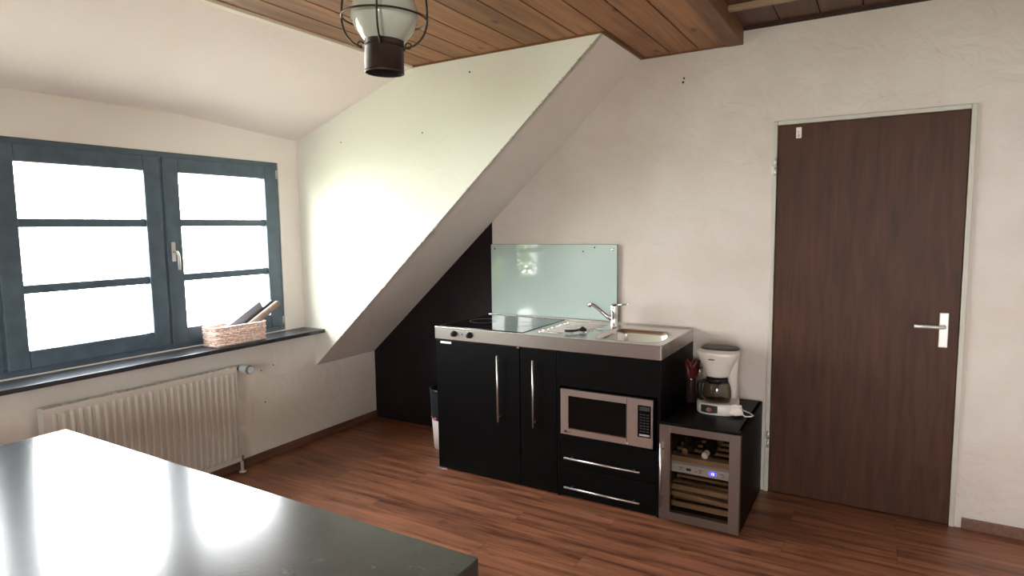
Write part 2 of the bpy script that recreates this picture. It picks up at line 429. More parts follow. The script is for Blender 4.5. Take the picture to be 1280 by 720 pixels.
# sloped roof lining
def slope(y0, y1, name):
    b = MB(); n = 24
    t = .03
    dx, dz = -t*K/math.hypot(1, K), t/math.hypot(1, K)
    b.prism([(XL-.02, ZK-.02*K), (XR+.03, HC+.03*K), (XR+.03+dx, HC+.03*K+dz), (XL-.02+dx, ZK-.02*K+dz)], 'y', y0, y1, M['slope'])
    for k in range(70):
        z = random.uniform(1.2, HC-.05) if random.random() < .75 else random.uniform(.8, 1.3); x = XL+(z-ZK)/K; q = random.uniform(.003, .009)
        if y1 == 0: b.box(x-q, x+q, y0-.0015, y0+.004, z-q*.9, z+q*.5, M['chip'], .001, mx=Matrix.Translation((x, 0, z)) @ Matrix.Rotation(-random.uniform(.5, .95), 4, 'Y') @ Matrix.Translation((-x, 0, -z)))
    struct(b.build(name))
slope(-D+.0005, 0, 'ceiling_slope'); slope(YF, Y2-.0005, 'ceiling_slope_far')
# plaster nib along the cheek's lower edge
# dormer ceiling
b = MB()
secs = []
for y, zd in ((-D+.02, ZD), (-1.6, ZD+.068), (Y2-.02, ZD+.068)):            # lining sits a little higher away from the cheek
    k_ = (HC-.004-zd)/(XD-XW); ze = HC-.004-k_*(XD-XW+.1)
    secs.append([(XD, y, HC-.004), (XW-.1, y, ze), (XW-.1, y, ze+.10), (XD, y, HC+.05)])
b.loft(secs, M['dormer_ceiling'], False, True, True)
struct(b.build('ceiling_dormer'))

# pine board ceiling with recessed grooves
SP, X0B = .164, .03
b = MB(); BX1 = 1.663
xs = [XD] + [X0B+SP*i for i in range(10)] + [BX1]
g = .0045
for a, c in zip(xs, xs[1:]):
    b.box(a+(g if a != XD else 0), c-g, YF, .0, HC, HC+.02, M['ceil'])
b.box(XD, BX1, YF, .0, HC+.012, HC+.04, M['groove'])
struct(b.build('ceiling'))
b = MB(); x = 1.752
while x < XRW:
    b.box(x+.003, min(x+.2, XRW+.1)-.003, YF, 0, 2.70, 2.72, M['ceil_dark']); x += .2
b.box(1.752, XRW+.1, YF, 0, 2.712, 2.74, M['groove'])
struct(b.build('ceiling_upper'))
b = MB(); b.box(BX1, 1.757, YF, .0, HC-.012, 2.76, M['beam'], .006); struct(b.build('trim_1'))                      # ceiling beam
b = MB(); b.box(1.757, XRW, -.43, -.395, 2.672, 2.70, M['batten'], .004); struct(b.build('trim_2'))                 # batten across the upper ceiling
b = MB(); b.box(XD-.03, XD+.012, Y2, -D, HC-.016, HC+.01, M['cream'], .003); struct(b.build('trim_3'))              # cream strip at dormer edge
b = MB(); b.box(1.757, XRW, -.022, 0, 2.682, 2.70, M['groove']); struct(b.build('trim_4'))                          # dark strip standing in for the shaded gap at the gable
b = MB(); b.box(XR, BX1, -.012, 0, HC-.008, HC, M['beam']); b.box(XR-.004, XR+.014, -D, 0, HC-.008, HC, M['beam'])
b.box(XD, XR, -D-.012, -D, HC-.008, HC, M['beam']); struct(b.build('trim_5'))                                        # thin brown bead round the boards

# right and front walls (outside the photo)
b = MB(); b.box(XRW, XRW+.15, YF, 0, 0, 2.85, M['wall_lightened']); struct(b.build('wall_right'))
b = MB(); FX0, FX1, FZ0, FZ1 = 2.2, 3.4, .9, 2.1  # opening added to the front wall for fill light
b.box(XL-.3, FX0, YF-.15, YF, 0, 2.85, M['wall_lightened']); b.box(FX1, XRW+.1, YF-.15, YF, 0, 2.85, M['wall_lightened'])
b.box(FX0, FX1, YF-.15, YF, 0, FZ0, M['wall_lightened']); b.box(FX0, FX1, YF-.15, YF, FZ1, 2.85, M['wall_lightened']); struct(b.build('wall_front'))
# baseboards
b = MB(); b.box(XL, XL+.014, YF, 0, 0, .058, M['baseboard'], .003); struct(b.build('baseboard_left'))
b = MB(); b.box(DX1+.03, XRW, -.014, 0, 0, .058, M['baseboard'], .003); struct(b.build('baseboard_back'))

# ------------------------------------------------------------------ window
w = bpy.data.objects.new('window_1', None); COL.objects.link(w); w.location = (XW, (WY0+WY1)/2, WZ0); struct(w)
xf0, xf1 = XW-.075, XW-.006
b = MB(); fwd = .045
b.box(xf0, xf1, WY1-fwd, WY1, WZ0, WZ1, M['win_frame'], .004); b.box(xf0, xf1, WY0, WY0+fwd, WZ0, WZ1, M['win_frame'], .004)
b.box(xf0, xf1, WY0+fwd, WY1-fwd, WZ1-fwd, WZ1, M['win_frame'], .004); b.box(xf0, xf1, WY0+fwd, WY1-fwd, WZ0, WZ0+fwd, M['win_frame'], .004)
CW = (WY1-WY0)/3; ms = (WY1-CW, WY1-2*CW); ym = ms[0]
for q_ in ms: b.box(xf0, xf1, q_-.03, q_+.03, WZ0+fwd, WZ1-fwd, M['win_frame'], .004)
b.box(xf0+.002, xf0+.012, WY0, WY1, WZ0, WZ0+.01, M['win_dark'])  # narrow dark strip along the foot of the frame
struct(b.build('window_frame', w))
def sash(y0, y1):
    b = MB(); s0, s1 = XW-.060, XW+.006; sw = .098
    b.box(s0, s1, y1-sw, y1, WZ0+.03, WZ1-.03, M['win_frame'], .006); b.box(s0, s1, y0, y0+sw, WZ0+.03, WZ1-.03, M['win_frame'], .006)
    b.box(s0, s1, y0+sw, y1-sw, WZ1-.12, WZ1-.03, M['win_frame'], .006); b.box(s0, s1, y0+sw, y1-sw, WZ0+.03, WZ0+.125, M['win_frame'], .006)
    z0, z1 = WZ0+.125, WZ1-.12
    for z in (1.637, 1.297):
        b.box(s0+.01, s1-.012, y0+sw, y1-sw, z-.023, z+.023, M['win_frame'], .006)
    o = struct(b.build('sash', w))
    b = MB(); b.box(XW-.034, XW-.030, y0+sw, y1-sw, z0, z1, M['pane']); struct(b.build('pane', o))
    return o
s_right = sash(ms[0]+.008, WY1-.022); sash(ms[1]+.008, ms[0]-.008); sash(WY0+.022, ms[1]-.008)
b = MB()
for z in (.93, 1.98): b.cyl((XW+.004, WY1-.020, z-.03), (XW+.004, WY1-.020, z+.03), .008, M['zinc'], 10)
struct(b.build('hinge', s_right))
b = MB(); b.box(XW+.006, XW+.012, ym+.03, ym+.055, 1.40, 1.52, M['zinc'], .003); b.tube([(XW+.012, ym+.042, 1.46), (XW+.045, ym+.042, 1.46), (XW+.05, ym+.048, 1.44), (XW+.05, ym+.048, 1.35)], .008, M['zinc'])
struct(b.build('window_handle', s_right))
# frame of an unseen front opening, added to let in fill light
w2 = bpy.data.objects.new('window_fill', None); COL.objects.link(w2); w2.location = ((FX0+FX1)/2, YF, FZ0); struct(w2)
b = MB()
for x in (FX0, FX1-.06): b.box(x, x+.06, YF-.1, YF-.03, FZ0, FZ1, M['win_frame'], .004)
for z in (FZ0, FZ1-.06): b.box(FX0, FX1, YF-.095, YF-.035, z, z+.06, M['win_frame'], .004)
struct(b.build('window_frame', w2))
b = MB(); b.box(FX0, FX1, YF-.067, YF-.063, FZ0, FZ1, M['pane']); struct(b.build('pane', w2))

# sill
b = MB(); b.box(XW-.01, -1.0415, Y2+.002, -D-.002, ZS-.026, ZS, M['sill'], .004)
struct(b.build('window_sill'))

# ------------------------------------------------------------------ door
d = bpy.data.objects.new('door_1', None); COL.objects.link(d); d.location = (DX0, 0, 0); struct(d)
b = MB()
for x0, x1 in ((DX0, DX0+.024), (DX1-.024, DX1)): b.box(x0, x1, -.012, .10, 0, DZ, M['door_frame'], .004)
b.box(DX0+.024, DX1-.024, -.012, .10, DZ-.024, DZ, M['door_frame'], .004)
b.box(DX0+.024, DX1-.024, .05, .10, 0, DZ-.024, M['door_frame'])
struct(b.build('door_frame', d))
b = MB(); b.box(DX0+.027, DX1-.027, -.006, .036, .006, DZ-.027, M['door'], .003); leaf = struct(b.build('door_leaf', d))
b = MB()
for z in (1.905, .32):
    b.cyl((DX0+.018, -.016, z-.05), (DX0+.018, -.016, z-.003), .0085, M['zinc'], 12); b.cyl((DX0+.018, -.016, z+.003), (DX0+.018, -.016, z+.05), .0085, M['zinc'], 12)
    b.box(DX0-.004, DX0+.018, -.016, -.010, z-.04, z+.0, M['zinc'])
struct(b.build('hinge', leaf))
b = MB(); xh = DX1-.09
b.box(xh-.02, xh+.02, -.012, -.004, .94, 1.12, M['zinc'], .004); b.tube([(xh, -.012, 1.05), (xh, -.05, 1.05), (xh-.02, -.058, 1.05), (xh-.13, -.058, 1.05)], .009, M['zinc'])
struct(b.build('door_handle', leaf))
# little white hook on the door near its top
t = root('door_hook', (2.062, -.006, 2.075), 'small white hook fixed near the top of the brown door', 'hook')
b = MB(); b.box(2.048, 2.076, -.011, -.0055, 2.055, 2.115, M['white_plastic'], .003); b.build('plate', t)
b = MB(); b.tube([(2.062, -.010, 2.07), (2.062, -.035, 2.062), (2.062, -.045, 2.075), (2.062, -.045, 2.09)], .005, M['white_plastic']); b.build('hook', t)

# ------------------------------------------------------------------ kitchenette
KD, KH, KT, KW = .6635, .9485, .0792, 1.5
ZU = KH-KT
S1, S2 = .6326, .881
ZB = .008
YD = -.657                                  # door fronts
# stainless worktop
t = root('worktop', (0, -KD, ZU), 'continuous stainless steel kitchenette worktop with sink and black hob', 'worktop')
BX = (1.075, 1.455, -.61, -.215)
b = MB(); bm = b.bm
HBX = (.022, .640, -.632, -.05)
def loop_edges(pts):
    vs = [bm.verts.new(p) for p in pts]; return [bm.edges.new((vs[i], vs[(i+1) % len(vs)])) for i in range(len(vs))]
outer = loop_edges([(0, -KD, KH), (KW, -KD, KH), (KW, -.003, KH), (0, -.003, KH)])
inner = loop_edges(rrect(*BX, .09, KH, 8))
r = bmesh.ops.triangle_fill(bm, use_beauty=True, use_dissolve=False, edges=outer+inner)
b._fin([f for f in r['geom'] if isinstance(f, bmesh.types.BMFace)], M['steel'])
b.box(0, KW, -KD, -KD+.012, ZU, KH-.0005, M['steel'], .003); b.box(KW-.012, KW, -KD+.012, -.003, ZU, KH-.0005, M['steel'], .002); b.box(0, .012, -KD+.012, -.003, ZU, KH-.0005, M['steel'], .002)
b.box(.012, KW-.012, -.04, -.012, KH-.002, KH+.010, M['steel'], .004)      # raised back lip
b.box(0, KW, -KD-.001, -KD+.006, KH-.006, KH+.002, M['steel'], .002)        # rolled front edge
b.build('sheet', t)
b = MB()
loops = []
for k, (dx, z, rr) in enumerate(((0, KH+.0015, .09), (.006, KH-.004, .085), (.014, KH-.03, .08), (.022, KH-.11, .075), (.04, KH-.145, .07), (.07, KH-.155, .06))):
    loops.append(rrect(BX[0]+dx, BX[1]-dx, BX[2]+dx, BX[3]-dx, rr, z, 8))
b.loft(loops, M['sink'], True, False, True); b.loft([rrect(BX[0]-.010, BX[1]+.010, BX[2]-.010, BX[3]+.010, .10, KH+.0003, 8), rrect(BX[0]-.004, BX[1]+.004, BX[2]-.004, BX[3]+.004, .094, KH+.0035, 8), rrect(*BX, .09, KH+.0015, 8)], M['sink'])
bowl = b.build('sink_bowl', t, fix=False)
b = MB(); b.lathe([(0, .003), (.028, .003), (.036, .001), (.040, .002), (.042, 0)], ((BX[0]+BX[1])/2, (BX[2]+BX[3])/2, KH-.155), M['chrome'], 24); b.build('sink_drain', bowl)
# hob
b = MB(); b.box(*HBX, KH-.002, KH+.004, M['hob'], .002); hob = b.build('hob', t)
for cx, cy, rr in ((.17, -.34, .095), (.475, -.34, .090)):
    b = MB(); b.lathe([(rr-.0015, .0042), (rr+.0015, .0042), (rr+.0015, .0046), (rr-.0015, .0046), (rr-.0015, .0042)], (cx, cy, KH), M['hob_ring'], 48); b.build('cooking_zone', hob)
# drainer ridges
b = MB()
for k in range(8):
    y = -.545+.058*k
    x1 = .985 if 2 <= k else .86+.05*k
    b.tube([(.70-.01*(k % 2), y, KH-.001), (.715, y, KH+.0015), (x1-.03, y, KH+.0015), (x1, y, KH-.001)], .0055, M['steel'], 8)
b.build('drainer_ridges', t)
b = MB()
b.lathe([(.05, 0), (.048, .003), (.04, .004), (.034, .001), (.0, .0005)], (1.0, -.30, KH), M['chrome'], 28); b.build('overflow_strainer', t)
# control knobs
for kx in (.155, .275):
    b = MB(); kz = .912
    b.lathe([(0, .024), (.013, .024), (.0165, .021), (.018, .004), (.021, .002), (.021, 0)], (kx, -KD, kz), M['black_plastic'], 24, Matrix.Rotation(PI/2, 4, 'X'))
    b.box(kx-.003, kx+.003, -KD-.028, -KD-.02, kz-.015, kz+.015, M['black_plastic'], .001); b.build('control_knob', t)
b = MB(); b.lathe([(0, .003), (.004, .003), (.005, 0)], (.215, -KD, .913), M['red_print'], 12, Matrix.Rotation(PI/2, 4, 'X')); b.build('pilot_light', t)

# faucet
FXc, FYc = 1.043, -.170
t = root('faucet', (FXc, FYc, KH), 'chrome single lever mixer tap behind the sink bowl', 'faucet')
b = MB()
b.lathe([(0, 0), (.026, 0), (.026, .006), (.0235, .010), (.0225, .06), (.0235, .085), (.024, .115), (.021, .128), (.012, .134), (0, .135)], (FXc, FYc, KH+.001), M['chrome'], 28); b.build('tap_body', t)
b = MB()
sp = [(FXc-.01, FYc-.004, KH+.045), (FXc-.045, FYc-.012, KH+.068), (FXc-.085, FYc-.02, KH+.104), (FXc-.125, FYc-.028, KH+.134), (FXc-.139, FYc-.031, KH+.141), (FXc-.152, FYc-.033, KH+.139)]
b.tube(sp, [.0145, .014, .0135, .013, .013, .013], M['chrome'], 14)
b.tube([(FXc-.152, FYc-.033, KH+.147), (FXc-.154, FYc-.033, KH+.122)], .0125, M['chrome'], 14); b.build('spout', t)
b = MB()
b.lathe([(.024, 0), (.0245, .014), (.020, .026), (.010, .031), (0, .032)], (FXc, FYc, KH+.118), M['chrome'], 24)
b.tube([(FXc+.008, FYc-.006, KH+.138), (FXc+.045, FYc-.022, KH+.146), (FXc+.115, FYc-.05, KH+.156)], [.009, .006, .004], M['chrome'], 10); b.build('lever', t)

# black rubber plug on the drainer
t = root('sink_plug', (.955, -.455, KH+.008), 'black rubber sink plug lying on the draining board', 'sink plug')
b = MB(); b.lathe([(0, .003), (.024, .003), (.026, .010), (.020, .018), (.012, .020), (.008, .028), (0, .029)], (.955, -.455, KH+.008), M['rubber'], 20); b.build('stopper', t)
b = MB(); b.tube([(.945, -.47, KH+.020), (.93, -.50, KH+.017), (.905, -.525, KH+.016), (.875, -.535, KH+.017)], [.007, .007, .008, .007], M['rubber'], 8); b.build('strap', t)

def bar_handle_v(x, z0, z1, parent):
    b = MB(); y = -.690
    b.tube([(x, y, z0), (x, y, z1)], .0065, M['steel_front'], 12)
    for z in (z0+.03, z1-.03): b.tube([(x, y, z), (x, YD+.002, z)], .0045, M['steel_front'], 8)
    return b.build('handle', parent)
def bar_handle_h(x0, x1, z, parent):
    b = MB(); y = -.690
    b.tube([(x0, y, z), (x1, y, z)], .0065, M['steel_front'], 12)
    for x in (x0+.04, x1-.04): b.tube([(x, y, z), (x, YD+.002, z)], .0045, M['steel_front'], 8)
    return b.build('handle', parent)

# left wide unit
t = root('base_cabinet', (S1/2, -.33, 0), 'wide black door unit at the left end under the hob knobs', 'cabinet')
b = MB(); b.box(.004, S1-.002, YD+.022, -.004, ZB, ZU-.001, M['black']); b.build('carcass', t)
b = MB(); b.box(.004, S1-.003, YD, YD+.020, ZB, ZU-.008, M['black'], .002); dr = b.build('door', t)
bar_handle_v(.492, .392, .806, dr)
b = MB(); b.box(.040, .125, YD-.0012, YD, .842, .856, M['white_label']); o = b.build('sticker', dr); o['label'] = 'narrow white sticker'
b = MB(); b.box(S1-.018, S1-.002, YD-.004, YD+.01, ZU-.010, ZU-.002, M['chrome']); b.build('door_hinge', t)
for x, y in ((.045, -.615), (S1-.05, -.615), (.045, -.05), (S1-.05, -.05)):
    b = MB(); b.lathe([(0, 0), (.022, 0), (.022, .004), (.012, .006), (.012, ZB), (0, ZB)], (x, y, 0), M['steel_front'], 14)
    if x < .1 and y < -.5: b.box(.004, .075, YD-.006, YD+.03, .001, ZB, M['steel_front'])
    b.build('foot', t)
# narrow unit
t = root('base_cabinet', ((S1+S2)/2, -.33, 0), 'narrow black door unit between the wide unit and the microwave', 'cabinet')
b = MB(); b.box(S1+.001, S2-.001, YD+.022, -.004, 0, ZU-.001, M['black']); b.build('carcass', t)
b = MB(); b.box(S1+.003, S2-.003, YD, YD+.020, ZB, ZU-.008, M['black'], .002); dr = b.build('door', t)
bar_handle_v(.739, .395, .800, dr)
# right unit with niche and drawers
NZ0, NZ1 = .372, .664
t = root('base_cabinet', ((S2+KW)/2, -.33, 0), 'black unit with microwave niche and two long-handled drawers under the sink', 'cabinet')
b = MB()
b.box(S2+.001, S2+.019, YD, -.004, 0, ZU-.001, M['black'], .001); b.box(KW-.019, KW-.001, YD, -.004, 0, ZU-.001, M['black'], .001)
b.box(S2+.019, KW-.019, -.02, -.004, 0, ZU-.001, M['black']); b.box(S2+.019, KW-.019, YD+.022, -.02, NZ0-.016, NZ0, M['black']); b.box(S2+.019, KW-.019, YD+.022, -.02, NZ1, NZ1+.014, M['black'])
b.box(S2+.019, KW-.019, YD+.05, YD+.06, 0, ZB+.02, M['black']); b.build('carcass', t)
b = MB(); b.box(S2+.020, KW-.020, YD, YD+.018, NZ1, ZU-.006, M['black'], .002); b.build('front_panel', t)
for z0, z1, hz in ((.188, NZ0-.003, .247), (ZB, .184, .071)):
    b = MB(); b.box(S2+.020, KW-.020, YD, YD+.018, z0, z1, M['black'], .002)
    b.box(S2+.03, KW-.03, YD+.018, -.08, z0+.015, z1-.03, M['black']); dr = b.build('drawer', t)
    bar_handle_h(.941, 1.397, hz, dr)

# microwave
X0, X1, Z0, Z1, YM = .9136, 1.4628, .3858, .6522, -.675
t = root('microwave', ((X0+X1)/2, -.4, NZ0), 'built-in microwave oven with brushed steel front in the black cabinet niche', 'microwave')
b = MB(); b.box(X0+.012, X1-.012, YM+.02, -.16, NZ0+.001, Z1-.012, M['black_plastic']); b.build('body', t)
WX0, WX1, WZ0_, WZ1_ = .963, 1.314, .424, .615
b = MB()   # steel bezel around window and keypad
xs_ = [X0, WX0, WX1, 1.378, 1.452, X1]
b.box(X0, WX0, YM, YM+.02, Z0, Z1, M['steel_front']); b.box(WX1, 1.378, YM, YM+.02, Z0, Z1, M['steel_front']); b.box(1.452, X1, YM, YM+.02, Z0, Z1, M['steel_front'])
b.box(WX0, WX1, YM, YM+.02, Z0, WZ0_, M['steel_front']); b.box(WX0, WX1, YM, YM+.02, WZ1_, Z1, M['steel_front'])
b.box(1.378, 1.452, YM, YM+.02, Z0, .441, M['steel_front']); b.box(1.378, 1.452, YM, YM+.02, .619, Z1, M['steel_front'])
b.box(WX1+.002, WX1+.004, YM-.001, YM, Z0+.004, Z1-.004, M['keypad']); 
bez = b.build('front_frame', t)
b = MB(); b.box(WX0, WX1, YM+.004, YM+.012, WZ0_, WZ1_, M['dark_glass']); b.build('door_window', t)
b = MB(); b.box(WX0-.001, WX1+.001, YM-.003, YM+.003, WZ0_-.004, WZ0_+.001, M['chrome']); b.build('window_trim', t)
b = MB(); b.box(1.378, 1.452, YM+.004, YM+.012, .441, .619, M['dark_glass'])
b.box(1.386, 1.444, YM+.0035, YM+.004, .588, .611, M['print'])
for r_ in range(7):
    for c_ in range(3):
        b.box(1.388+.019*c_, 1.402+.019*c_, YM+.003, YM+.004, .470+.0155*r_, .477+.0155*r_, M['keypad'])
b.box(1.386, 1.444, YM+.003, YM+.004, .448, .458, M['silver']); b.build('keypad', t)
b = MB(); b.box(1.312, 1.328, YM-.003, YM, .393, .401, M['silver']); b.build('release_button', t)
b = MB(); b.lathe([(0, .001), (.0095, .001), (.0095, 0)], (.944, YM, .404), M['red_print'], 20, Matrix.Rotation(PI/2, 4, 'X')); b.build('logo', t)
text_mesh('LG', .017, M['print'], 'lettering', t, (.957, YM-.0008, .398), RX90, label='dark LG lettering')

# ------------------------------------------------------------------ glass splashback
t = root('glass_splashback', (.52, -.02, KH), 'mint green glass splashback panel on the wall behind the worktop', 'splashback')
b = MB(); b.box(.034, 1.006, -.022, -.016, KH+.012, 1.463, M['mint']); b.box(1.0045, 1.0075, -.0225, -.0155, KH+.012, 1.4632, M['glass_edge']); b.box(.034, 1.006, -.0222, -.0158, 1.462, 1.4645, M['glass_edge']); b.build('panel', t)
for x, z in ((.975, 1.432), (.065, 1.432)):
    b = MB(); b.lathe([(0, .005), (.007, .005), (.010, .002), (.010, -.016), (0, -.016)], (x, -.022, z), M['chrome'], 18, Matrix.Rotation(PI/2, 4, 'X')); b.build('screw', t)
for x, z in ((.848, 1.444), (.764, 1.417)):  # painted dots standing in for specks mirrored in the glass
    b = MB(); b.lathe([(0, .0008), (.0055, .0008), (.0055, 0)], (x, -.022, z), M['print'], 12, Matrix.Rotation(PI/2, 4, 'X')); b.build('reflected_speck', t)

# ------------------------------------------------------------------ wine cooler
CX0, CX1, CY0, CY1, CH = 1.5045, 1.9156, -.6908, -.0405, .5505
t = root('wine_cooler', ((CX0+CX1)/2, CY1, 0), 'black wine cooler with steel framed glass door standing right of the kitchenette', 'wine cooler')
b = MB(); yb = CY0+.045
b.box(CX0, CX0+.02, yb, CY1, .015, CH, M['black'], .001); b.box(CX1-.02, CX1, yb, CY1, .015, CH, M['black'], .002); b.box(CX0, CX1, yb-.044, CY1, CH-.014, CH, M['black'], .003)
b.box(CX0+.02, CX1-.02, yb, CY1, .015, .045, M['black']); b.box(CX0+.02, CX1-.02, CY1-.02, CY1, .045, CH-.014, M['black'])
b.box(CX0+.0205, CX1-.0205, yb+.02, CY1-.0205, .0455, .0475, M['cooler_in']); b.build('body', t)
for x in (CX0+.04, CX1-.04):
    for y in (CY0+.07, CY1-.05):
        b = MB(); b.lathe([(0, 0), (.016, 0), (.014, .016), (0, .016)], (x, y, 0), M['black_plastic'], 14); b.build('foot', t)
GX0, GX1, GZ0, GZ1 = 1.562, 1.862, .064, .498
b = MB(); y0, y1 = CY0, CY0+.040
DZ0, DZ1 = .020, .536
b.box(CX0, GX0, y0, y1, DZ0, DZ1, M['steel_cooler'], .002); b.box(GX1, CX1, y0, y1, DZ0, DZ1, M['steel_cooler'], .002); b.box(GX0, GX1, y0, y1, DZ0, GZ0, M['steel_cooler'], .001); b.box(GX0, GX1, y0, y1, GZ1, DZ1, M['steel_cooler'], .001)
door = b.build('door', t)
b = MB(); b.box(GX0, GX1, y0+.010, y0+.014, GZ0, GZ1, M['cooler_pane']); b.build('pane', door)
b = MB(); xh = CX0+.016
b.tube([(xh, y0-.03, .095), (xh, y0-.03, .445)], .006, M['steel_front'], 12)
for z in (.15, .405): b.tube([(xh, y0-.03, z), (xh+.008, y0+.002, z)], .005, M['steel_cooler'], 8)
b.build('handle', door)
ys0, ys1 = CY0+.075, CY1-.06
def shelf(z0, z1, y_, tilt=0.):
    b = MB()
    mx = Matrix.Translation((1.712, 0, z0)) @ Matrix.Rotation(tilt, 4, 'Y') @ Matrix.Translation((-1.712, 0, -z0))
    b.box(CX0+.026, CX1-.026, y_, y_+.02, z0, z1, M['shelf'], .002, mx=mx)
    for k in range(5):
        y = y_+.09+.085*k
        if y < ys1-.02: b.box(CX0+.026, CX1-.026, y, y+.018, z0+.002, z0+.014, M['shelf'], mx=mx)
    for x in (CX0+.027, CX1-.045): b.box(x, x+.018, y_+.02, ys1, z0-.001, z0+.002, M['shelf'], mx=mx)
    o = b.build('shelf', t); return o
shelf(.322, .352, ys0); shelf(.163, .190, ys0); shelf(.112, .136, ys0+.02, .045); shelf(.070, .096, ys0, -.0)
b = MB(); yp = CY0+.05
b.box(GX0-.03, GX1+.03, yp, yp+.05, .272, .318, M['panel_grey'], .003); pan = b.build('control_panel', t)
for x, w_, z in ((1.598, .018, .300), (1.70, .020, .300), (1.81, .018, .300), (1.60, .012, .289), (1.68, .012, .289), (1.702, .012, .289), (1.82, .012, .289)):
    b = MB(); b.box(x, x+w_, yp-.0006, yp, z, z+.003, M['keypad']); b.build('button', pan)
b = MB(); b.box(1.635, 1.660, yp-.0008, yp, .289, .302, M['print']); b.build('indicator_window', pan)
b = MB(); b.loft([[(1.772+.021*math.cos(2*PI*k/24), yp-.0012, .296+.013*math.sin(2*PI*k/24)) for k in range(24)], [(1.772+.021*math.cos(2*PI*k/24), yp, .296+.013*math.sin(2*PI*k/24)) for k in range(24)]], M['led'], False, True, True); dsp = b.build('display', pan)
text_mesh('12', .017, M['led_digit'], 'lettering', dsp, (1.763, yp-.0016, .290), RX90, .0002)

def wine_bottle(x, y, z, foil, label):
    t = root('wine_bottle', (x, y, z), label, 'bottle', 'wine bottles in the cooler')
    mx = Matrix.Translation((x, y, z)) @ Matrix.Rotation(PI/2, 4, 'X')
    b = MB(); b.lathe([(0, -.285), (.030, -.285), (.036, -.278), (.0365, -.10), (.034, -.088), (.020, -.062), (.0145, -.045), (.0142, -.03)], (0, 0, 0), M['bottle'], 24, mx=mx); b.build('glass', t)
    b = MB(); b.lathe([(.0148, -.055), (.0150, -.004), (.0165, -.003), (.0165, .006), (.014, .009), (0, .009)], (0, 0, 0), foil, 20, mx=mx); b.build('foil_cap', t)
    return t
zb = .336+.0375
wine_bottle(1.612, ys0+.03, zb, M['foil_brown'], 'wine bottle with brown capsule, first from the left in the cooler')
wine_bottle(1.722, ys0+.015, zb, M['foil_white'], 'wine bottle with pale white capsule in the middle of the cooler')
wine_bottle(1.782, ys0+.10, zb+.062, M['foil_dark'], 'wine bottle with dark capsule lying higher at the back of cooler')

# ------------------------------------------------------------------ coffee maker
cz = CH
t = root('coffee_maker', (1.735, -.32, cz), 'white drip coffee maker with glass carafe on top of the wine cooler', 'coffee maker')
CM = Matrix.Translation((1.723, -.320, cz)) @ Matrix.Rotation(math.radians(4), 4, 'Z') @ Matrix.Diagonal((1.10, 1.03, 1, 1))
def sup(w, d, y0, z, n=32, p=3.2, taper=0):
    out = []
    for k in range(n):
        a = 2*PI*k/n; c_, s_ = math.cos(a), math.sin(a)
        out.append((w*math.copysign(abs(c_)**(2/p), c_), y0+d*math.copysign(abs(s_)**(2/p), s_), z))
    return out
b = MB()   # base
b.loft([sup(.096, .125, 0, 0), sup(.099, .128, 0, .006), sup(.099, .128, 0, .05), sup(.092, .122, 0, .060)], M['white_plastic'], True, True, True); b.build('base', t, CM)
b = MB()   # rear column / tank
b.loft([sup(.088, .048, .075, .055), sup(.086, .048, .075, .20), sup(.094, .052, .07, .29), sup(.099, .055, .068, .325)], M['white_plastic'], True, True, True); b.build('water_tank', t, CM)
b = MB()   # filter housing, flaring upwards
b.loft([sup(.054, .058, -.040, .203, 32, 2.3), sup(.058, .062, -.038, .215, 32, 2.3), sup(.075, .080, -.030, .262, 32, 2.5), sup(.102, .098, -.022, .318, 32, 2.8), sup(.105, .102, -.020, .333, 32, 2.8), sup(.102, .100, -.020, .339, 32, 2.8)], M['white_plastic'], True, True, True); fh = b.build('filter_housing', t, CM)
b = MB(); b.loft([sup(.094, .070, .040, .336, 32, 2.8), sup(.093, .069, .041, .344, 32, 2.8), sup(.080, .058, .045, .349, 32, 2.8)], M['grey_plastic'], True, True, True); b.build('lid', t, CM)
b = MB(); b.box(-.034, -.006, -.1195, -.112, .301, .307, M['print'], .0008); b.build('badge', fh, CM)
b = MB(); b.lathe([(.062, 0), (.064, .003), (.0, .004)], (-.0, -.035, .060), M['grey_plastic'], 28); b.build('hot_plate', t, CM)
def base_front(x, off=0., w_=.099, d_=.128, p=3.2): return -d_*(1-abs(x/w_)**p)**(1/p)-off
b = MB()   # front switch panel, wrapped on the base
cols = [-.066+.0068*k for k in range(13)]
top_, bot_ = [.055-.002*abs(k-6)/6 for k in range(13)], [.010+.004*(k/12-.5)**2*4 for k in range(13)]
for o_ in (0,):
    A = [b.bm.verts.new((x, base_front(x, .0015), z)) for x, z in zip(cols, top_)]; B_ = [b.bm.verts.new((x, base_front(x, .0015), z)) for x, z in zip(cols, bot_)]
    b._fin([b.bm.faces.new((A[k], A[k+1], B_[k+1], B_[k])) for k in range(12)], M['print'])
sw = b.build('switch_panel', t, CM)
b = MB(); b.lathe([(.013, 0), (.013, .005), (.010, .006), (.010, .003), (0, .003)], (-.026, base_front(-.026), .030), M['pink_switch'], 20, Matrix.Rotation(PI/2, 4, 'X')); b.build('switch', sw, CM)
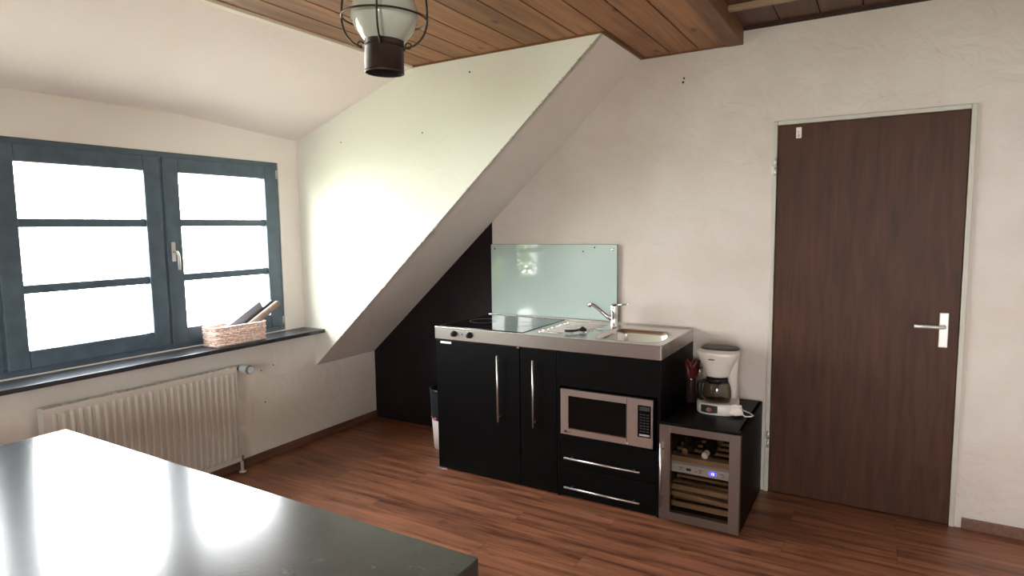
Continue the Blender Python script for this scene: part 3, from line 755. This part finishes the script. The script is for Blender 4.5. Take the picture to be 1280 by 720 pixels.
# carafe
b = MB(); c0 = (0, -.046, .064)
b.lathe([(0, .001), (.058, .001), (.066, .008), (.070, .030), (.068, .065), (.062, .095), (.055, .110), (.051, .118)], c0, M['carafe'], 32); car = b.build('carafe', t, CM)
b = MB(); b.lathe([(.051, .112), (.053, .126), (.044, .134), (0, .136)], c0, M['black_plastic'], 28); b.lathe([(.0505, .102), (.054, .102), (.0535, .114), (.0505, .114), (.0505, .102)], c0, M['black_plastic'], 28)
b.build('carafe_lid', car, CM)
b = MB()
ha = math.radians(218); hx, hy = math.cos(ha), math.sin(ha)
def hp(r, z): return (c0[0]+hx*r, c0[1]+hy*r, c0[2]+z)
b.tube([hp(.050, .112), hp(.072, .116), hp(.094, .106), hp(.099, .082), hp(.097, .045), hp(.089, .016), hp(.076, .012)], [.010, .011, .0125, .0125, .012, .010, .008], M['black_plastic'], 10); b.build('carafe_handle', car, CM)
# power cord
b = MB()
cx_, cy_ = .098, -.088
pts = []
for k in range(60):
    a = 2*PI*k/12+.3; pts.append((cx_+(.026+.004*math.sin(k*1.7))*math.cos(a), cy_+.018*math.sin(a)+.004*math.sin(k*.9), .012+.034*(k/60)+.004*math.sin(k*2.1)))
b.tube(pts, .0062, M['white_cord'], 8)
b.tube([(cx_-.02, cy_-.01, .05), (cx_+.0, cy_-.016, .058), (cx_+.024, cy_-.008, .052)], .011, M['white_cord'], 10)
b.tube([(cx_-.028, cy_-.012, .020), (cx_, cy_-.026, .018), (cx_+.028, cy_-.014, .022)], .012, M['white_cord'], 10)
b.tube([(cx_+.02, cy_+.0, .02), (cx_+.045, cy_-.022, .008), (cx_+.068, cy_-.004, .006), (cx_+.078, cy_+.02, .006), (cx_+.058, cy_+.06, .006), (cx_+.03, cy_+.09, .006), (cx_-.0, cy_+.115, .01), (cx_-.03, cy_+.13, .02)], .0038, M['white_cord'], 8)
b.build('power_cord', t, CM)

# jars behind the coffee maker
jx, jy = 1.552, -.245
t = root('jar', (jx, jy, CH), 'small dark glass jar with a crumpled red top beside the coffee maker', 'jar')
b = MB(); b.lathe([(0, 0), (.026, 0), (.029, .006), (.030, .13), (.028, .153), (.022, .163), (.022, .176), (0, .176)], (jx, jy, CH), M['jar_dark'], 24); b.build('body', t)
b = MB()
ring = []
for j, (rr, z) in enumerate(((.030, .115), (.038, .132), (.042, .150), (.040, .165), (.046, .185), (.052, .212), (.036, .218), (.010, .195))):
    ring.append([(jx+(rr*(1+.11*math.sin(4*2*PI*k/40+j*1.9)*(j > 2)+.09*math.sin(7*2*PI*k/40+j*2.3)+.05*math.sin(13*2*PI*k/40)))*math.cos(2*PI*k/40)*.85+.010*j/7, jy+rr*(1+.18*math.cos(7*2*PI*k/40+j))*math.sin(2*PI*k/40), CH+.028+z+(.010*math.sin(6*2*PI*k/40) if j > 3 else 0)) for k in range(40)])
b.loft(ring, M['red'], True, False, True); o = b.build('top_wrap', t); o['label'] = 'crumpled red top'
jx, jy = 1.583, -.168
t = root('jar', (jx, jy, CH), 'clear empty glass jar squeezed between red-topped jar and coffee maker', 'jar')
b = MB(); b.lathe([(0, .004), (.022, .004), (.025, .012), (.026, .06), (.026, .15), (.022, .180), (.020, .19), (.022, .192), (.028, .15), (.028, .06), (.027, .008), (.022, 0), (0, 0)], (jx, jy, CH), M['jar_glass'], 28); b.build('body', t)
b = MB(); b.lathe([(.0225, .184), (.024, .184), (.024, .200), (0, .202)], (jx, jy, CH), M['jar_glass'], 24); b.build('lid', t)

# ------------------------------------------------------------------ bin
bx_, by_ = -.182, -.30
t = root('waste_bin', (bx_, by_, 0), 'round white waste bin with dark liner, left of the kitchenette', 'bin')
b = MB(); b.lathe([(0, 0), (.098, 0), (.104, .006), (.118, .232), (.116, .232), (.100, .01), (0, .01)], (bx_, by_, 0), M['bin_white'], 36); b.build('bucket', t)
b = MB()
rings = []
for j, (rr, z) in enumerate(((.1185, .222), (.121, .24), (.122, .30), (.124, .37), (.126, .425), (.128, .438), (.122, .442), (.112, .43), (.098, .30), (.09, .12))):
    rings.append([(bx_+rr*(1+.012*math.sin(9*2*PI*k/48+j*.8))*math.cos(2*PI*k/48), by_+rr*(1+.012*math.sin(9*2*PI*k/48+j*.8))*math.sin(2*PI*k/48), z+.004*math.sin(5*2*PI*k/48)*(j == 0)) for k in range(48)])
b.loft(rings, M['bag'], True, False, True); b.build('liner', t)
b = MB(); b.lathe([(.1265, .436), (.1295, .438), (.1295, .443), (.1265, .444), (.1265, .436)], (bx_, by_, 0), M['keypad'], 48); b.build('rim', t)
b = MB(); rr = .1235
b.loft([[(bx_+(rr+.001)*math.cos(a)*1.0, by_+(rr+.001)*math.sin(a), z) for a, z in [(math.radians(225+8*k), .228+.010*math.sin(k*1.3)) for k in range(6)] + [(math.radians(265-8*k), .238+.008*math.sin(k*2.1)) for k in range(6)]], [(bx_+(rr-.004)*math.cos(a), by_+(rr-.004)*math.sin(a), z) for a, z in [(math.radians(225+8*k), .228+.010*math.sin(k*1.3)) for k in range(6)] + [(math.radians(265-8*k), .238+.008*math.sin(k*2.1)) for k in range(6)]]], M['bag_pink'], False, True, True); b.build('torn_strip', t)

# ------------------------------------------------------------------ radiator
t = root('radiator', (XL+.06, -1.9, .08), 'cream panel radiator with white thermostat under the dark windowsill', 'radiator')
RY0, RY1, RZ0, RZ1, RX = -2.45, -1.372, .085, .712, XL+.095
b = MB()
b.box(RX-.012, RX-.002, RY0, RY1, RZ0, RZ1, M['radiator'], .003); b.box(RX-.062, RX-.052, RY0, RY1, RZ0, RZ1, M['radiator'], .003)
y = RY1-.030
while y > RY0+.02:
    b.tube([(RX-.006, y, RZ0+.035), (RX-.001, y, RZ0+.06), (RX-.001, y, RZ1-.06), (RX-.006, y, RZ1-.035)], .0115, M['radiator'], 10); y -= .040
b.build('panel', t)
b = MB(); b.box(RX-.062, RX, RY1-.004, RY1+.002, RZ0, RZ1, M['radiator'], .002); b.box(RX-.062, RX, RY0-.002, RY0+.004, RZ0, RZ1, M['radiator'], .002)
for k in range(26): b.box(RX-.058, RX-.006, RY0+.02+k*.040, RY0+.046+k*.040, RZ1-.010, RZ1-.002, M['radiator'])
b.build('cover', t)
b = MB(); vz, vy = .694, -1.335
b.cyl((RX-.03, RY1-.002, vz), (RX-.03, vy+.01, vz), .011, M['valve_dark'], 14); b.cyl((RX-.03, vy+.005, vz), (RX+.0, vy+.010, vz), .016, M['valve_dark'], 16); val = b.build('valve', t)
ax = Vector((.97, .02, -.03)).normalized(); q = ax.to_track_quat('Z', 'Y').to_matrix().to_4x4()
b = MB(); vp = Vector((RX-.01, vy+.005, vz))
b.lathe([(0, 0), (.021, 0), (.0255, .006), (.0265, .055), (.0265, .085), (.024, .094), (.021, .094), (.0205, .091)], vp, M['valve'], 26, q); b.lathe([(.0270, .072), (.0285, .076), (.0285, .090), (.0255, .095)], vp, M['valve_dark'], 26, q); b.lathe([(0, .092), (.0205, .0915)], vp, M['valve'], 26, q); b.build('thermostat_head', val)
b = MB()
b.tube([(RX-.03, RY1-.03, .09), (RX-.03, RY1+.012, .088), (RX-.03, RY1+.022, .07), (RX-.03, RY1+.024, 0)], .010, M['radiator'], 12); b.lathe([(0.010, .0), (.022, .0), (.02, .006), (.010, .008)], (RX-.03, RY1+.024, 0), M['radiator'], 16); b.build('pipe', t)
b = MB(); b.cyl((RX-.03, RY1+.0, .088), (RX-.03, RY1+.022, .088), .016, M['valve_dark'], 14); b.cyl((RX-.03, RY1+.024, .085), (RX-.03, RY1+.024, .11), .012, M['valve_dark'], 14); b.build('lockshield', t)
for yy in (RY1-.1, RY0+.1):
    for z in (.5, .16):
        b = MB(); b.box(XL+.0015, RX-.06, yy-.012, yy+.012, z, z+.06, M['radiator']); b.build('bracket', t)

# ------------------------------------------------------------------ wicker basket on the sill
BXa, BXb, BYa, BYb, BZ0, BZ1 = -1.232, -1.066, -1.50, -1.108, ZS, .977
t = root('wicker_basket', ((BXa+BXb)/2, (BYa+BYb)/2, ZS), 'light wicker basket holding books on the dark windowsill', 'basket')
def perim(s, off, z):
    """point at fraction s round the rounded rectangle, pushed out by off"""
    x0, x1, y0, y1, r = BXa+.012, BXb-.012, BYa+.012, BYb-.012, .03
    w_, h_ = x1-x0-2*r, y1-y0-2*r; arc = PI*r/2; tot = 2*(w_+h_)+4*arc; d_ = (s % 1)*tot
    segs = [('l', (x1, y0+r), (0, 1), h_, (1, 0)), ('a', (x1-r, y1-r), 0), ('l', (x1-r, y1), (-1, 0), w_, (0, 1)), ('a', (x0+r, y1-r), 90), ('l', (x0, y1-r), (0, -1), h_, (-1, 0)), ('a', (x0+r, y0+r), 180), ('l', (x0+r, y0), (1, 0), w_, (0, -1)), ('a', (x1-r, y0+r), 270)]
    flare = 1+.0
    for sg in segs:
        ln = sg[3] if sg[0] == 'l' else arc
        if d_ <= ln or sg is segs[-1]:
            if sg[0] == 'l': return (sg[1][0]+sg[2][0]*d_+sg[4][0]*off, sg[1][1]+sg[2][1]*d_+sg[4][1]*off, z)
            a = math.radians(sg[2])+d_/r; return (sg[1][0]+(r+off)*math.cos(a), sg[1][1]+(r+off)*math.sin(a), z)
        d_ -= ln
b = MB(); NS = 30; rows = 8
for rI in range(rows):
    z = BZ0+.012+.0135*rI; fl = .006*rI/rows
    b.tube([perim(k/(NS*4), fl+.0055*math.cos(PI*k/4+PI*rI), z) for k in range(NS*4)], .0064, M['wicker'] if rI % 3 else M['wicker_rim'], 6, True)
for k in range(NS): b.tube([perim(k/NS, 0, BZ0+.002), perim(k/NS, .006, BZ1-.008)], .0042, M['wicker_rim'], 5)
b.build('woven_wall', t)
b = MB()
for off, z in ((.006, BZ1-.008), (.010, BZ1-.003), (.003, BZ1-.002)): b.tube([perim(k/80, off+.002*math.sin(k*.9), z+.0015*math.cos(k*.9)) for k in range(80)], .0055, M['wicker_rim'], 7, True)
b.build('rim', t)
b = MB(); b.box(BXa+.012, BXb-.012, BYa+.012, BYb-.012, BZ0+.001, BZ0+.008, M['wicker'], .002); b.build('base', t)

def leaning(name, label, cat, xc, ycz, L, thick, wid, ang, build):
    """long axis tilted in y-z; ycz = lower end (y, z)"""
    t = root(name, (xc, ycz[0], ycz[1]), label, cat)
    mx = Matrix.Translation((xc, ycz[0], ycz[1])) @ Matrix.Rotation(ang, 4, 'X')
    build(t, mx, L, thick, wid); return t
def bk(cover, pages):
    def f(t, mx, L, th, wd):
        b = MB()
        b.box(-th/2, -th/2+.003, 0, L, -wd, 0, cover, .001, mx=mx); b.box(th/2-.003, th/2, 0, L, -wd, 0, cover, .001, mx=mx); b.box(-th/2, th/2, 0, L, -.004, .0, cover, .001, mx=mx); b.build('cover', t)
        b = MB(); b.box(-th/2+.003, th/2-.003, .004, L-.004, -wd+.004, -.004, pages, mx=mx); b.build('pages', t)
    return f
leaning('book', 'grey book leaning against the window, nearest the pane in the basket', 'book', -1.187, (-1.350, .958), .30, .030, .055, math.radians(28.5), bk(M['book_grey'], M['pages']))
leaning('book', 'thin dark book leaning out of basket above the brown roll', 'book', -1.150, (-1.289, .945), .32, .012, .045, math.radians(29.5), bk(M['book_edge'], M['kraft']))
def rollf(t, mx, L, th, wd):
    b = MB(); b.lathe([(0, 0), (wd, 0), (wd*1.02, L*.5), (wd, L-.004), (wd*.85, L), (0, L-.004)], (0, 0, 0), M['kraft'], 24, mx=mx @ Matrix.Rotation(-PI/2, 4, 'X')); b.build('paper', t)
leaning('paper_roll', 'brown kraft paper roll sticking out of the wicker basket', 'paper roll', -1.113, (-1.241, .945), .29, 0, .0225, math.radians(28), rollf)

# ------------------------------------------------------------------ table in the foreground
TX1, TY1, TZ = 1.646, -2.612, .76
TX0, TY0 = -.45, -3.50
t = root('dining_table', ((TX0+TX1)/2, (TY0+TY1)/2, 0), 'dark stone topped table in the foreground reflecting the window', 'table')
b = MB()
b.loft([rrect(TX0, TX1, TY0, TY1, .012, TZ-.058, 4), rrect(TX0, TX1, TY0, TY1, .012, TZ-.003, 4), rrect(TX0+.003, TX1-.003, TY0+.003, TY1-.003, .010, TZ, 4)], M['stone'], False, True, True); b.build('tabletop', t)
b = MB()
b.box(TX0+.12, TX1-.12, TY0+.12, TY0+.14, TZ-.14, TZ-.058, M['table_side']); b.box(TX0+.12, TX1-.12, TY1-.14, TY1-.12, TZ-.14, TZ-.058, M['table_side']); b.box(TX0+.12, TX0+.14, TY0+.14, TY1-.14, TZ-.14, TZ-.058, M['table_side']); b.box(TX1-.14, TX1-.12, TY0+.14, TY1-.14, TZ-.14, TZ-.058, M['table_side']); b.build('apron', t)
for x in (TX0+.09, TX1-.17):
    for y in (TY0+.09, TY1-.17):
        b = MB(); b.loft([rrect(x+.012, x+.068, y+.012, y+.068, .006, 0, 3), rrect(x, x+.08, y, y+.08, .006, TZ-.058, 3)], M['table_side'], False, True, True); b.build('leg', t)

# ------------------------------------------------------------------ lantern lamp
LX, LY = 1.270, -2.481
t = root('ceiling_lantern', (LX, LY, HC), 'ship style ceiling lantern with frosted globe, wire cage and copper cup', 'lamp')
zc = 2.152          # cage equator
TL = Matrix.Translation((LX, LY, zc)) @ Matrix.Rotation(math.radians(2.5), 4, 'Y') @ Matrix.Translation((-LX, -LY, -zc))
b = MB(); b.lathe([(.050, -.052), (.060, -.045), (.078, -.022), (.0915, .006), (.0925, .02), (.090, .04), (.079, .068), (.062, .090), (.056, .098), (.056, .125)], (LX, LY, zc), M['milk'], 48); b.build('globe', t, TL)
b = MB(); b.lathe([(.0515, -.135), (.0545, -.135), (.0545, -.046), (.0565, -.044), (.0565, -.040), (.0515, -.040)], (LX, LY, zc), M['copper'], 40)
b.lathe([(.0515, -.135), (.0513, -.06), (0, -.055)], (LX, LY, zc), M['copper_in'], 40); b.lathe([(.053, -.136), (.0555, -.135), (.0555, -.131), (.0545, -.130)], (LX, LY, zc), M['copper'], 40); b.build('cup', t, TL)
b = MB(); b.lathe([(.060, .112), (.066, .118), (.066, .15), (.050, .185), (.022, .21), (.018, .24), (0, .242)], (LX, LY, zc), M['copper'], 36); b.build('cap', t, TL)
b = MB()
b.tube([(LX+.117*math.cos(2*PI*k/48), LY+.117*math.sin(2*PI*k/48), zc+.010) for k in range(48)], .0028, M['wire'], 8, True)
a0 = math.atan2(cam_pos.y-LY, cam_pos.x-LX)-.16
for k in range(4):
    a = a0+k*PI/2; ca, sa = math.cos(a), math.sin(a)
    prof = [(.058, .15), (.085, .135), (.106, .10), (.1155, .06), (.118, .012), (.115, -.012), (.105, -.036), (.086, -.056), (.066, -.064), (.057, -.066), (.053, -.074)]
    pts = [Vector((LX+ca*r_, LY+sa*r_, zc+z)) for r_, z in prof]
    fine = []
    for i in range(len(pts)-1):
        for s in range(4):
            u = s/4; p0, p1, p2, p3 = pts[max(i-1, 0)], pts[i], pts[i+1], pts[min(i+2, len(pts)-1)]
            fine.append(.5*((2*p1)+(-p0+p2)*u+(2*p0-5*p1+4*p2-p3)*u*u+(-p0+3*p1-3*p2+p3)*u**3))
    fine.append(pts[-1])
    b.tube(fine, .0028, M['wire'], 8)
    # small curl where wire meets the cup
    b.tube([(LX+ca*(.066+.008*math.cos(j*2*PI/14)), LY+sa*(.066+.008*math.cos(j*2*PI/14)), zc-.060+.008*math.sin(j*2*PI/14)) for j in range(14)], .0022, M['wire'], 6, True)
b.tube([(LX+.0575*math.cos(2*PI*k/40), LY+.0575*math.sin(2*PI*k/40), zc-.066) for k in range(40)], .0025, M['wire'], 7, True)
b.build('wire_cage', t, TL)
b = MB(); b.tube([(LX, LY, HC-.02), (LX, LY, zc+.235)], .006, M['wire'], 10); b.lathe([(0, 0), (.05, 0), (.048, -.016), (.012, -.028), (0, -.028)], (LX, LY, HC), M['copper'], 28); b.build('ceiling_rod', t)

# ------------------------------------------------------------------ tree outside the window (seen in the glass)
tx, ty = -5.4, -8.2
t = root('tree', (tx, ty, -3.2), 'green leafy garden tree reflected in the glass splashback', 'tree')
b = MB(); b.tube([(tx, ty, -3.2), (tx+.1, ty, -1.6), (tx, ty+.1, -.2), (tx+.1, ty, 1.6)], [.28, .22, .15, .05], M['bark'], 10)
for k in range(7):
    a = k*2.4; b.tube([(tx, ty, -.8+.2*k), (tx+.5*math.cos(a), ty+.5*math.sin(a), -.4+.2*k), (tx+1.*math.cos(a), ty+1.*math.sin(a), -.1+.2*k)], [.07, .04, .015], M['bark'], 6)
b.build('trunk', t)
b = MB()
for k in range(2600):
    u, v, s = random.random()*2*PI, math.acos(2*random.random()-1), random.random()**.4
    c = Vector((tx+2.*s*math.sin(v)*math.cos(u), ty+2.*s*math.sin(v)*math.sin(u), .75+1.7*s*math.cos(v)))
    e = Vector((random.uniform(-1, 1), random.uniform(-1, 1), random.uniform(-.4, .4))).normalized()*.13; f_ = Vector((random.uniform(-1, 1), random.uniform(-1, 1), random.uniform(-1, 1))); f_ = (f_-e*f_.dot(e)/e.dot(e)).normalized()*.07
    b.poly([c-e, c+f_, c+e, c-f_], M['foliage'])
o = b.build('crown', t, fix=False); o['kind'] = 'stuff'

# ------------------------------------------------------------------ light
wd = bpy.data.worlds.new('overcast_sky'); SC.world = wd; wd.use_nodes = True
nt = wd.node_tree; bg = nt.nodes['Background']
tc = nt.nodes.new('ShaderNodeTexCoord'); sp_ = nt.nodes.new('ShaderNodeSeparateXYZ'); cr = nt.nodes.new('ShaderNodeValToRGB'); mr = nt.nodes.new('ShaderNodeMapRange')
nt.links.new(tc.outputs['Generated'], sp_.inputs[0]); nt.links.new(sp_.outputs['Z'], mr.inputs['Value']); mr.inputs['From Min'].default_value = -1; mr.inputs['From Max'].default_value = 1
nt.links.new(mr.outputs[0], cr.inputs['Fac'])
E = cr.color_ramp.elements
E[0].position = .25; E[0].color = (.20, .20, .15, 1)
E[1].position = .40; E[1].color = (.50, .52, .42, 1)
for p, c in ((.44, (.93, .97, .95, 1)), (.6, (1, 1, 1, 1)), (1., (.80, .90, 1, 1))):
    e = E.new(p); e.color = c
nt.links.new(cr.outputs['Color'], bg.inputs['Color']); bg.inputs['Strength'].default_value = 19.0
sl = bpy.data.lights.new('soft_side_light', 'SUN'); sl.energy = 2.; sl.angle = math.radians(40); sl.color = (1, 1, .97)  # broad sun added to brighten the cheek beside the window
so = bpy.data.objects.new('soft_side_light', sl); COL.objects.link(so); so.rotation_euler = Vector((.26, .94, -.22)).to_track_quat('-Z', 'Y').to_euler()
def portal(name, loc, rot, sx, sy):
    l = bpy.data.lights.new(name, 'AREA'); l.shape = 'RECTANGLE'; l.size = sx; l.size_y = sy; l.cycles.is_portal = True
    o = bpy.data.objects.new(name, l); COL.objects.link(o); o.location = loc; o.rotation_euler = rot
portal('window_portal', (XW-.10, (WY0+WY1)/2, (WZ0+WZ1)/2), (0, -PI/2, 0), WZ1-WZ0, WY1-WY0)
portal('fill_portal', ((FX0+FX1)/2, YF-.11, (FZ0+FZ1)/2), (PI/2, 0, 0), FX1-FX0, FZ1-FZ0)

SC.view_settings.view_transform = 'Standard'; SC.view_settings.look = 'None'; SC.view_settings.exposure = .95; SC.view_settings.gamma = 1.0
SC.cycles.use_denoising = True
SC.cycles.max_bounces = 12; SC.cycles.diffuse_bounces = 6; SC.cycles.glossy_bounces = 6; SC.cycles.transparent_max_bounces = 12; SC.cycles.sample_clamp_indirect = 6
